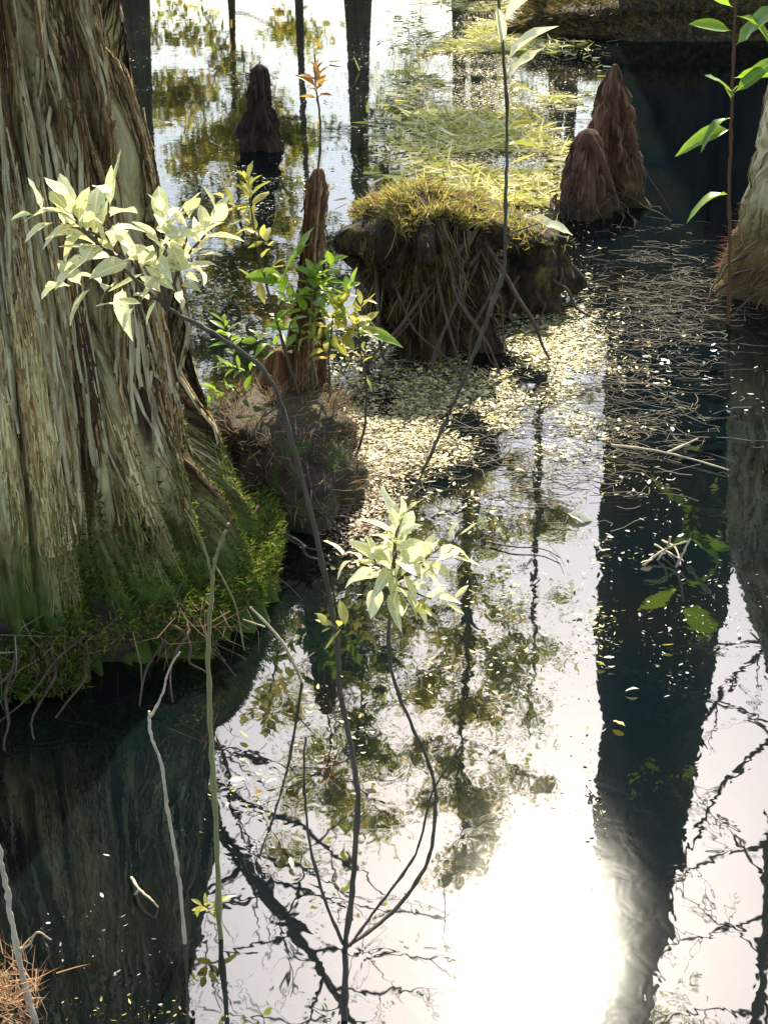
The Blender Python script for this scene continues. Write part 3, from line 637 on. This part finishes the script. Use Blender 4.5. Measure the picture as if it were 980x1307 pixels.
# ------------------------------------------------------------------ pale trunk with its roots and the bright sapling
def right_tree():
    C = on(985, 405) + Vector((.36, .45, 0))
    t = thing('swamp_tree', C, 'pale lichened tree trunk with reddish fibrous root collar beside a leafy sapling', 'tree')
    zs = np.concatenate([np.linspace(-.1, 3.5, 160), np.linspace(3.6, 13, 40)])
    tr_, gr = woody('trunk', M['pale_bark'], t, [(-.1, .47), (.1, .43), (.3, .395), (.6, .365), (1.2, .34), (3, .32), (13, .1)], 200, zs=zs, lean=[(-.1, 0, 0), (.5, 0, 0), (1.4, .04, 0), (3, .65, 0), (13, 4.5, 0)], flute=[(4, .1, .5, 1), (7, .05, .4, 2)], ridge=[(20, 2.2, .04), (44, 5, .02), (90, 9, .008)], seed=41)
    fibres(tr_, gr, 1800, (.04, .16), (.005, .016), [(.74, .64, .40), (.5, .4, .2), (.3, .28, .08), (.16, .1, .04)], .3, 2.6, lean=[(-.1, 0, 0), (.5, 0, 0), (1.4, .04, 0), (3, .65, 0), (13, 4.5, 0)], drift=.08)
    n = 3500; a = RNG.uniform(-PI, PI, n); z = np.abs(RNG.normal(.12, .12, n)); r = np.interp(z, [0, .1, .3, .6], [.45, .43, .395, .36])
    P = np.stack([r * np.cos(a), r * np.sin(a), z], -1)
    blades('root_fibres', P, np.stack([np.cos(a), np.sin(a), -.6 + 0 * a], -1) + RNG.normal(0, .5, (n, 3)), (.03, .12), (.002, .005), [(.25, .10, .06), (.16, .07, .05), (.34, .2, .12)], t, .9)
    st = [tuple(C + Vector((.42 * math.cos(x), .42 * math.sin(x), .2))) for x in np.linspace(-PI, 0, 14)]
    roots(t, st, 20, M['root'], C, r=(.004, .010), spread=.12)
    mb = MB()
    for z, az in ((5, 1.2), (6, .4), (7, .3), (8, 2.2), (9, 4.2)):
        p = C + Vector((.75 + (z - 3) * .375, 0, z)); d = Vector((math.cos(az), math.sin(az), .5)).normalized()
        for q in range(4):
            pts = [p.copy()]; dd = d.copy(); pp = p + d * q * .4
            pts = [pp.copy()]
            for s in range(6):
                dd = (dd + Vector((random.gauss(0, .25), random.gauss(0, .25), random.gauss(0, .2)))).normalized(); pp = pp + dd * .4; pts.append(pp.copy())
            mb.tube(pts, np.linspace(.04 / (q + 1) + .006, .006, 7), 5)
    mb.build('limb', M['stem'], t, C)
    # sapling
    Y = C.y - .55; O = Vector((at(930, 400, Y).x, Y, 0))
    t = thing('sapling', O, 'red-stemmed sapling with large bright green leaves beside the pale trunk', 'sapling')
    sp = stem(t, [O + Vector((0, 0, -.05)), at(931, 330, Y), at(930, 240, Y), at(933, 150, Y), at(936, 60, Y), at(940, -40, Y), at(946, -120, Y)], .008, .005, O, 'snag')
    for x, y, d, ln in ((935, 40, (-.95, -.2, .25), .19), (934, 165, (-1, -.25, -.10), .22), (932, 248, (-1, -.3, .05), .2), (933, 130, (-.3, -.4, .7), .2), (936, 60, (.6, -.3, .75), .25), (937, 10, (-.8, -.2, .3), .22), (934, 120, (.7, -.3, .65), .24), (940, -20, (.8, -.4, .3), .22), (933, 150, (-.65, -.3, -.15), .17), (938, 20, (.9, -.4, -.2), .2), (934, 100, (.9, -.2, .2), .2), (934, 120, (-.2, -.6, .3), .13)):
        put_leaf(t, 'leaf_g', at(x, y, Y), d, ln, origin=O)
right_tree()

# ------------------------------------------------------------------ trees across the water (met in the reflection)
def tree(name, base, height, r, label, crown0=.4, spread=2.5, nl=16, leaves=5000, pal=GREENS, m='far_bark', lean=(0, 0), leafs=(.07, .17), group=None, flare=1.5, thin=1.0):
    base = Vector(base); t = thing(name, base, label, 'tree', group)
    mb = MB(); k = 14
    axis = lambda f: Vector((lean[0] * f + .12 * math.sin(f * 5 + base.x) * f, lean[1] * f + .12 * math.cos(f * 4 + base.y) * f, height * f))
    pts = [axis(i / k) for i in range(k + 1)]; pts[0].z = -.3
    rad = [r * (1 - .85 * (i / k)) * (flare if i == 0 else 1.15 if i == 1 else 1) for i in range(k + 1)]
    mb.tube(smooth_path(pts, 3), np.interp(np.linspace(0, k, k * 3 + 1), range(k + 1), rad), 12, .08)
    tips = []
    for q in range(nl):
        f = crown0 + (1 - crown0) * (q + random.random()) / nl; p = axis(f)
        a = q * 2.4 + random.random(); ln = spread * (1.05 - .6 * (f - crown0) / (1 - crown0)) * random.uniform(.6, 1.1)
        d = Vector((math.cos(a), math.sin(a), random.uniform(.0, .6))).normalized()
        lp = [p]
        for s in range(6):
            d = (d + Vector((random.gauss(0, .2), random.gauss(0, .2), random.gauss(.03, .15)))).normalized(); p = p + d * ln / 6; lp.append(p)
        rr = r * .28 * (1.1 - f * .7); mb.tube(lp, np.linspace(rr, rr * .25, 7), 5)
        for s in range(7):
            i = random.randint(2, 6); p2 = lp[i]; d2 = (d + Vector((random.gauss(0, .8), random.gauss(0, .8), random.gauss(0, .5)))).normalized()
            e = [p2, p2 + d2 * ln * .14, p2 + d2 * ln * .28 + Vector((0, 0, random.gauss(0, .1)))]
            mb.tube(e, [rr * .3, rr * .2, rr * .1], 4, cap=False); tips += e[1:] + [lp[i]]
    mb.build('trunk', M[m], t)
    if leaves:
        tp = np.array([tuple(x) for x in tips]); cidx = RNG.integers(0, len(tp), leaves // 22 + 1)
        cen = tp[cidx] + RNG.normal(0, .12, (len(cidx), 3))
        P = np.repeat(cen, 22, 0)[:leaves] + RNG.normal(0, 1, (leaves, 3)) * np.repeat(RNG.uniform(.08, .30, (len(cidx), 1)), 22, 0)[:leaves] * [1, 1, .6]
        n = len(P); A = RNG.normal(0, 1, (n, 3)); A /= np.linalg.norm(A, axis=1, keepdims=True); B = np.cross(A, RNG.normal(0, 1, (n, 3))); B /= np.linalg.norm(B, axis=1, keepdims=True)
        s = RNG.uniform(leafs[0], leafs[1], (n, 1)); wdt = s * .22 * thin
        V = np.stack([P - A * s * .5, P + B * wdt, P + A * s * .5, P - B * wdt], 1).reshape(-1, 3); b = (np.arange(n) * 4)[:, None]
        pa = np.array(pal); cc = pa[RNG.integers(0, len(pa), n)] * RNG.uniform(.7, 1.35, (n, 1))
        link('crown', mesh_np('crown', V, b + [0, 1, 2, 3], M['canopy'], False, col=np.repeat(cc, 4, 0)), t)
    return t

def refl(x, y, D):
    d = ray(x, y); return Vector((d.x / d.y * D, D, 0))
YG = [(.36, .42, .03), (.48, .50, .06), (.20, .27, .02)]
OR = [(.60, .42, .05), (.46, .40, .05), (.62, .52, .10)]
# the dark pair on the mossy bank
def pair():
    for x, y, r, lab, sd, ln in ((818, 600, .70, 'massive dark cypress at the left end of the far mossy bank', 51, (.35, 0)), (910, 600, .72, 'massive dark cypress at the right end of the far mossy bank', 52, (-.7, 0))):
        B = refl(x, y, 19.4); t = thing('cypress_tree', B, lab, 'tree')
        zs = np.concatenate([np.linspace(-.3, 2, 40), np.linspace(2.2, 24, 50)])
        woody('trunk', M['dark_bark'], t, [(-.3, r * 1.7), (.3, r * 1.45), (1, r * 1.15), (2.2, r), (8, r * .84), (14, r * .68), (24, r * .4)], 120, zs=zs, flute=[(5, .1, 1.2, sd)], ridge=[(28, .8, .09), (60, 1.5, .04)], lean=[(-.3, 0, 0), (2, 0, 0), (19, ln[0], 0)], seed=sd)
        mb = MB(); tips = []
        for q in range(22):
            z = 18 + q * .25; a = q * 2.4; d = Vector((abs(math.cos(a)) + .35, math.sin(a), .3)).normalized(); p = Vector((0, 0, z)); lp = [p]
            for s in range(6):
                d = (d + Vector((random.gauss(0, .2), random.gauss(0, .2), random.gauss(.03, .12)))).normalized(); p = p + d * .5; lp.append(p)
            mb.tube(lp, np.linspace(.1, .02, 7), 5); tips += lp[2:]
        mb.build('limb', M['dark_bark'], t)
        tp = np.array([tuple(v) for v in tips]); n = 9000; P = tp[RNG.integers(0, len(tp), n)] + RNG.normal(0, .35, (n, 3))
        blades('crown', P, RNG.normal(0, 1, (n, 3)), (.10, .22), (.03, .06), YG, t, .3, m=M['canopy'])
        t.children[-1]['kind'] = 'stuff'
    C = on(818, 52) + Vector((.55, .75, 0))
    t = thing('mossy_bank', C, 'low mossy bank of brown roots under the pair of dark cypresses', 'bank')
    ms, V = mound('mound', M['stump'], t, (0, 0, 0), 2.1, .8, .5, .2, seed=61, flat=.3)
    W = V[V[:, 2] > .03]; i = RNG.integers(0, len(W), 6000); P = W[i] + RNG.normal(0, .02, (6000, 3))
    blades('moss', P, W[i] * [1, 1, .2] + [0, 0, .5] + RNG.normal(0, .4, (6000, 3)), (.05, .16), (.008, .018), [(.12, .08, .02), (.16, .13, .03), (.07, .06, .015), (.2, .12, .04)], t, .8)
pair()
for args in (
    dict(name='slender_tree', base=refl(683, 700, 28), height=16.5, r=.17, label='slender straight tree with a thin yellow-green top across the water', crown0=.55, spread=1.2, nl=12, leaves=1500, pal=YG),
    dict(name='slender_tree', base=refl(597, 800, 28), height=20, r=.24, label='brown-trunked tree with loose olive foliage beside the sunlit gap', crown0=.45, spread=2.6, nl=26, leaves=16000, pal=YG + OR, leafs=(.09, .2)),
    dict(name='slender_tree', base=refl(402, 900, 28), height=20, r=.06, label='leaning young tree with orange-tinged leaves across the water', crown0=.35, spread=2.6, nl=26, leaves=13000, pal=OR + YG, lean=(.5, 0), leafs=(.09, .2)),
    dict(name='swamp_tree', base=refl(458, 120, 28), height=17, r=.2, label='tall dark-trunked tree with green boughs from low on its stem', crown0=.12, spread=1.7, nl=30, leaves=13000, pal=GREENS + YG, leafs=(.10, .22), m='far_bark'),
    dict(name='swamp_tree', base=refl(176, 60, 26), height=15, r=.2, label='dark bare-stemmed tree standing behind the huge cypress', crown0=.4, spread=2.2, nl=16, leaves=5200, pal=GREENS),
    dict(name='swamp_tree', base=refl(300, 100, 29), height=9, r=.06, label='bushy yellow-green tree across the open blue water', crown0=.05, spread=1.9, nl=30, leaves=15000, pal=YG + OR, leafs=(.12, .26)),
    dict(name='swamp_tree', base=refl(585, 100, 31), height=11, r=.16, label='golden-leaved tree far behind the bright floating litter', crown0=.05, spread=2.4, nl=30, leaves=14000, pal=OR + YG),
    dict(name='swamp_tree', base=refl(60, 400, 24), height=19, r=.3, label='broad dark green tree hidden behind the huge cypress trunk', crown0=.2, spread=3.2, nl=24, leaves=8000, pal=GREENS),
    dict(name='swamp_tree', base=refl(1010, 900, 12), height=13, r=.16, label='many-branched tree behind the pale trunk at the water edge', crown0=.25, spread=3.0, nl=34, leaves=250, pal=YG),
    dict(name='swamp_tree', base=refl(730, 100, 36), height=11, r=.2, label='rounded green tree far behind the twin cypress knees', crown0=.05, spread=2.6, nl=26, leaves=8000, pal=YG),
):
    tree(**args)
tree(name='bare_tree', base=(-2.7, 7.2, 0), height=5.2, r=.11, label='bare twisted tree leaning over the water from behind the huge cypress', crown0=.45, spread=1.9, nl=26, leaves=260, pal=YG, m='stem', lean=(2.5, -.2), leafs=(.04, .08))

# ------------------------------------------------------------------ floating litter
CREAM = [(.60, .50, .20), (.64, .56, .30), (.50, .40, .11), (.38, .35, .08), (.30, .20, .08), (.20, .20, .04)]
MIX = [(.40, .40, .30), (.30, .33, .14), (.45, .38, .28), (.2, .22, .08), (.36, .3, .16)]
RUST = [(.36, .22, .13), (.46, .33, .2), (.3, .24, .1), (.2, .12, .08)]
GREY = [(.40, .38, .34), (.55, .52, .46), (.25, .24, .2)]
def litter(name, patches, sz):
    Vs, Cs = [], []
    for (cx, cy, rx, ry, n, pal, dens) in patches:
        x = RNG.normal(cx, rx, n); y = RNG.normal(cy, ry, n)
        a, u = (x - 490) / F, (653.5 - y) / F
        dz = -SP + CP * u; ok = dz < -.045; a, u, dz = a[ok], u[ok], dz[ok]
        tt = H / -dz; X = a * tt; Y = (CP + SP * u) * tt
        k = fbm(X * 1.3 + 5, Y * .9, 2.2, 4); k2 = vnoise(X * 7, Y * 4, 4)
        ok = (k + .3 * k2 + RNG.normal(0, .05, len(X)) > dens) & (Y < 45); X, Y = X[ok], Y[ok]; n = len(X)
        s = (sz[0] + (sz[1] - sz[0]) * RNG.uniform(0, 1, n) ** 2.2)[:, None] * np.clip(Y / 4.5, .35, 1.2)[:, None]; an = RNG.uniform(0, 2 * PI, n)
        A = np.stack([np.cos(an), np.sin(an), RNG.normal(0, .16, n)], -1); B = np.stack([-np.sin(an), np.cos(an), RNG.normal(0, .3, n)], -1)
        P = np.stack([X, Y, RNG.uniform(.003, .009, n) + s[:, 0] * .08], -1)
        wd = s * np.where(RNG.uniform(0, 1, (n, 1)) < .55, RNG.uniform(.02, .06, (n, 1)), RNG.uniform(.08, .27, (n, 1))); cv = np.array([0, 0, 1]) * s * RNG.uniform(-.05, .16, (n, 1))
        V = np.stack([P - A * s * .5 + cv, P - A * s * .12 + B * wd, P + A * s * .25 + B * wd * .8, P + A * s * .5 + cv, P + A * s * .2 - B * wd * .9, P - A * s * .2 - B * wd], 1)
        Vs.append(V.reshape(-1, 3)); pa = np.array(pal); c = pa[RNG.integers(0, len(pa), n)] * RNG.uniform(.6, 1.25, (n, 1)); Cs.append(np.repeat(c, 6, 0))
    V = np.concatenate(Vs); V[:, 2] = np.clip(V[:, 2], .002, None); n = len(V) // 6
    b = (np.arange(n) * 6)[:, None]
    Fc = np.concatenate([b + [0, 1, 4, 5], b + [1, 2, 3, 4]])
    return tag(link(name, mesh_np(name, V, Fc, M['litter'], False, col=np.concatenate(Cs))), kind='stuff')
o = litter('floating_leaf_litter', [
    (625, 110, 50, 95, 60000, CREAM, .46), (560, 120, 60, 90, 5000, CREAM, .62), (600, 515, 85, 45, 24000, CREAM, .62), (700, 455, 36, 45, 13000, CREAM, .60),
    (490, 550, 45, 45, 10000, CREAM + RUST, .57), (260, 150, 90, 120, 12000, MIX, .66), (430, 150, 60, 120, 6000, MIX, .68), (270, 430, 35, 70, 4000, MIX, .62),
    (455, 640, 30, 40, 4000, RUST, .5), (600, 740, 90, 90, 3000, CREAM, .72), (757, 700, 14, 200, 1600, CREAM, .66), (820, 560, 70, 70, 900, GREY, .66),
    (340, 1000, 60, 60, 600, CREAM + GREY, .70), (100, 1230, 60, 40, 90, GREY, .70), (250, 1295, 120, 10, 200, CREAM, .64), (560, 900, 120, 150, 1600, CREAM, .74), (900, 900, 60, 250, 1200, GREY, .7)], (.004, .030))
tag(o, 'cream and brown leaf litter scattered over the swamp water', 'leaf litter')
def reed_mat():
    n = 16000; x = RNG.normal(622, 48, n); y = RNG.normal(120, 85, n); P = []
    for a, b in zip(x, np.clip(y, -25, 262)):
        p = on(a, b); k = float(vnoise(p.x * 1.2 + 4, p.y * .7, 3.0))
        if k > .42: P.append((p.x, p.y, random.uniform(.004, .02)))
    P = np.array(P); D = RNG.normal(0, 1, P.shape) * [1, 1, .0] + [0, 0, .0]; D[:, 2] = np.abs(RNG.normal(.10, .12, len(P)))
    o = blades('floating_grass', P, D, (.06, .22), (.008, .022), [(.62, .56, .22), (.52, .46, .12), (.42, .42, .08), (.66, .60, .36), (.3, .26, .08)], None, .12)
    tag(o, 'pale golden mat of fallen grass floating behind the rotten stump', 'grass')
reed_mat()
def strands():
    n = 2600
    x = np.concatenate([RNG.normal(840, 52, 600), RNG.normal(800, 60, 350), RNG.normal(600, 120, 350)]); y = np.concatenate([RNG.normal(385, 42, 600), RNG.normal(520, 50, 350), RNG.normal(560, 60, 350)])
    mb = MB()
    for a, b in zip(x, y):
        p = on(a, b, .006); an = random.gauss(0, .7) + (PI if random.random() < .5 else 0); ln = random.uniform(.05, .2); cv = random.gauss(0, 1.3)
        pts = []
        for s in range(4):
            f = s / 3 - .5; pts.append(p + Vector((math.cos(an + cv * f) * ln * f, math.sin(an + cv * f) * ln * f, random.uniform(0, .008))))
        mb.tube(pts, random.uniform(.0006, .0016), 3, cap=False)
    o = mb.build('floating_needle_mat', M['needle'])
    tag(o, 'grey mat of floating needles and rootlets on the dark water', 'needle mat', kind='stuff')
strands()

def floating_bits():
    for x, y, ln, d, lab in ((722, 655, .10, (.8, -.5, .05), 'large cream leaf floating alone on the bright water column'), (655, 600, .06, (1, .2, .03), 'small curled leaf floating beside the large cream leaf')):
        o = put_leaf(None, 'leaf_dry', on(x, y, .016), d, ln, name='fallen_leaf'); tag(o, lab, 'leaf')
    rs = random.Random(3)
    for q in range(26):
        reg = rs.randrange(4); x, y = ([(rs.gauss(600, 70), rs.gauss(560, 60)), (rs.gauss(800, 35), rs.gauss(800, 150)), (rs.gauss(330, 60), rs.gauss(1000, 60)), (rs.gauss(560, 80), rs.gauss(820, 80))])[reg]
        an = rs.random() * 6.3
        o = put_leaf(None, rs.choice(['leaf_dry', 'leaf_dry', 'leaf_y']), on(x, y, .012), (math.cos(an), math.sin(an), .05), rs.uniform(.022, .045), name='floating_leaf')
        tag(o, ('small dry leaf floating among the cream litter below the rotten stump', 'small dry leaf floating over the dark trunk reflections', 'small dry leaf floating beside the yellow-green sapling stem', 'small dry leaf floating on pale water behind the bent shrub stem')[reg], 'leaf',
            ('loose leaves in the litter', 'loose leaves over the dark reflection', 'loose leaves by the sapling', 'loose leaves behind the shrub')[reg])
    def sticks(name, c, lab, lines, r, m):
        O = on(*c); t = thing(name, O, lab, 'twig')
        for l in lines: stem(t, [on(p[0], p[1], p[2]) for p in l], r, r * .5, O, m, 'twig', 5)
    sticks('floating_twig', (850, 700), 'tangle of pale twigs sticking out of the dark water', [[(820, 722, .0), (850, 700, .03), (880, 690, .06)], [(862, 724, .0), (872, 705, .05), (880, 688, .1)], [(845, 690, .0), (862, 700, .02), (868, 722, 0)], [(855, 685, .07), (850, 700, .03), (838, 715, .0)], [(835, 695, .01), (872, 716, .02)]], .004, 'twig_pale')
    sticks('floating_twig', (645, 585), 'dark forked twig floating on pale reflecting water', [[(615, 592, .01), (640, 586, .012), (668, 580, .02)], [(640, 586, .012), (652, 573, .03)]], .004, 'stem')
    sticks('floating_twig', (850, 585), 'long grey stick lying across the dark water by the root collar', [[(780, 568, .012), (850, 578, .014), (930, 600, .012)], [(850, 578, .014), (890, 560, .03)]], .005, 'twig_pale')
    sticks('floating_twig', (660, 700), 'thin curved dark twig floating over the white sky reflection', [[(625, 692, .01), (655, 698, .012), (690, 700, .012), (715, 712, .01)]], .003, 'stem')
    sticks('floating_twig', (185, 1140), 'crooked white twig half sunk in black water', [[(168, 1120, .005), (178, 1135, .02), (195, 1150, .02), (202, 1158, .0)], [(178, 1135, .02), (172, 1142, 0)]], .003, 'twig_pale')
floating_bits()

# leaves hang from the stem they grow on
def leaves_to_stems():
    for t in [o for o in sc.objects if o.type == 'EMPTY' and o.parent is None]:
        st = [(c, np.array([v.co[:] for v in c.data.vertices])) for c in t.children if c.name.split('.')[0] == 'stem']
        if not st: continue
        for l in [c for c in t.children if c.name.split('.')[0] == 'leaf']:
            p = np.array(l.matrix_basis.translation[:])
            best = min(st, key=lambda q: ((q[1] - p) ** 2).sum(1).min())
            l.parent = best[0]
leaves_to_stems()
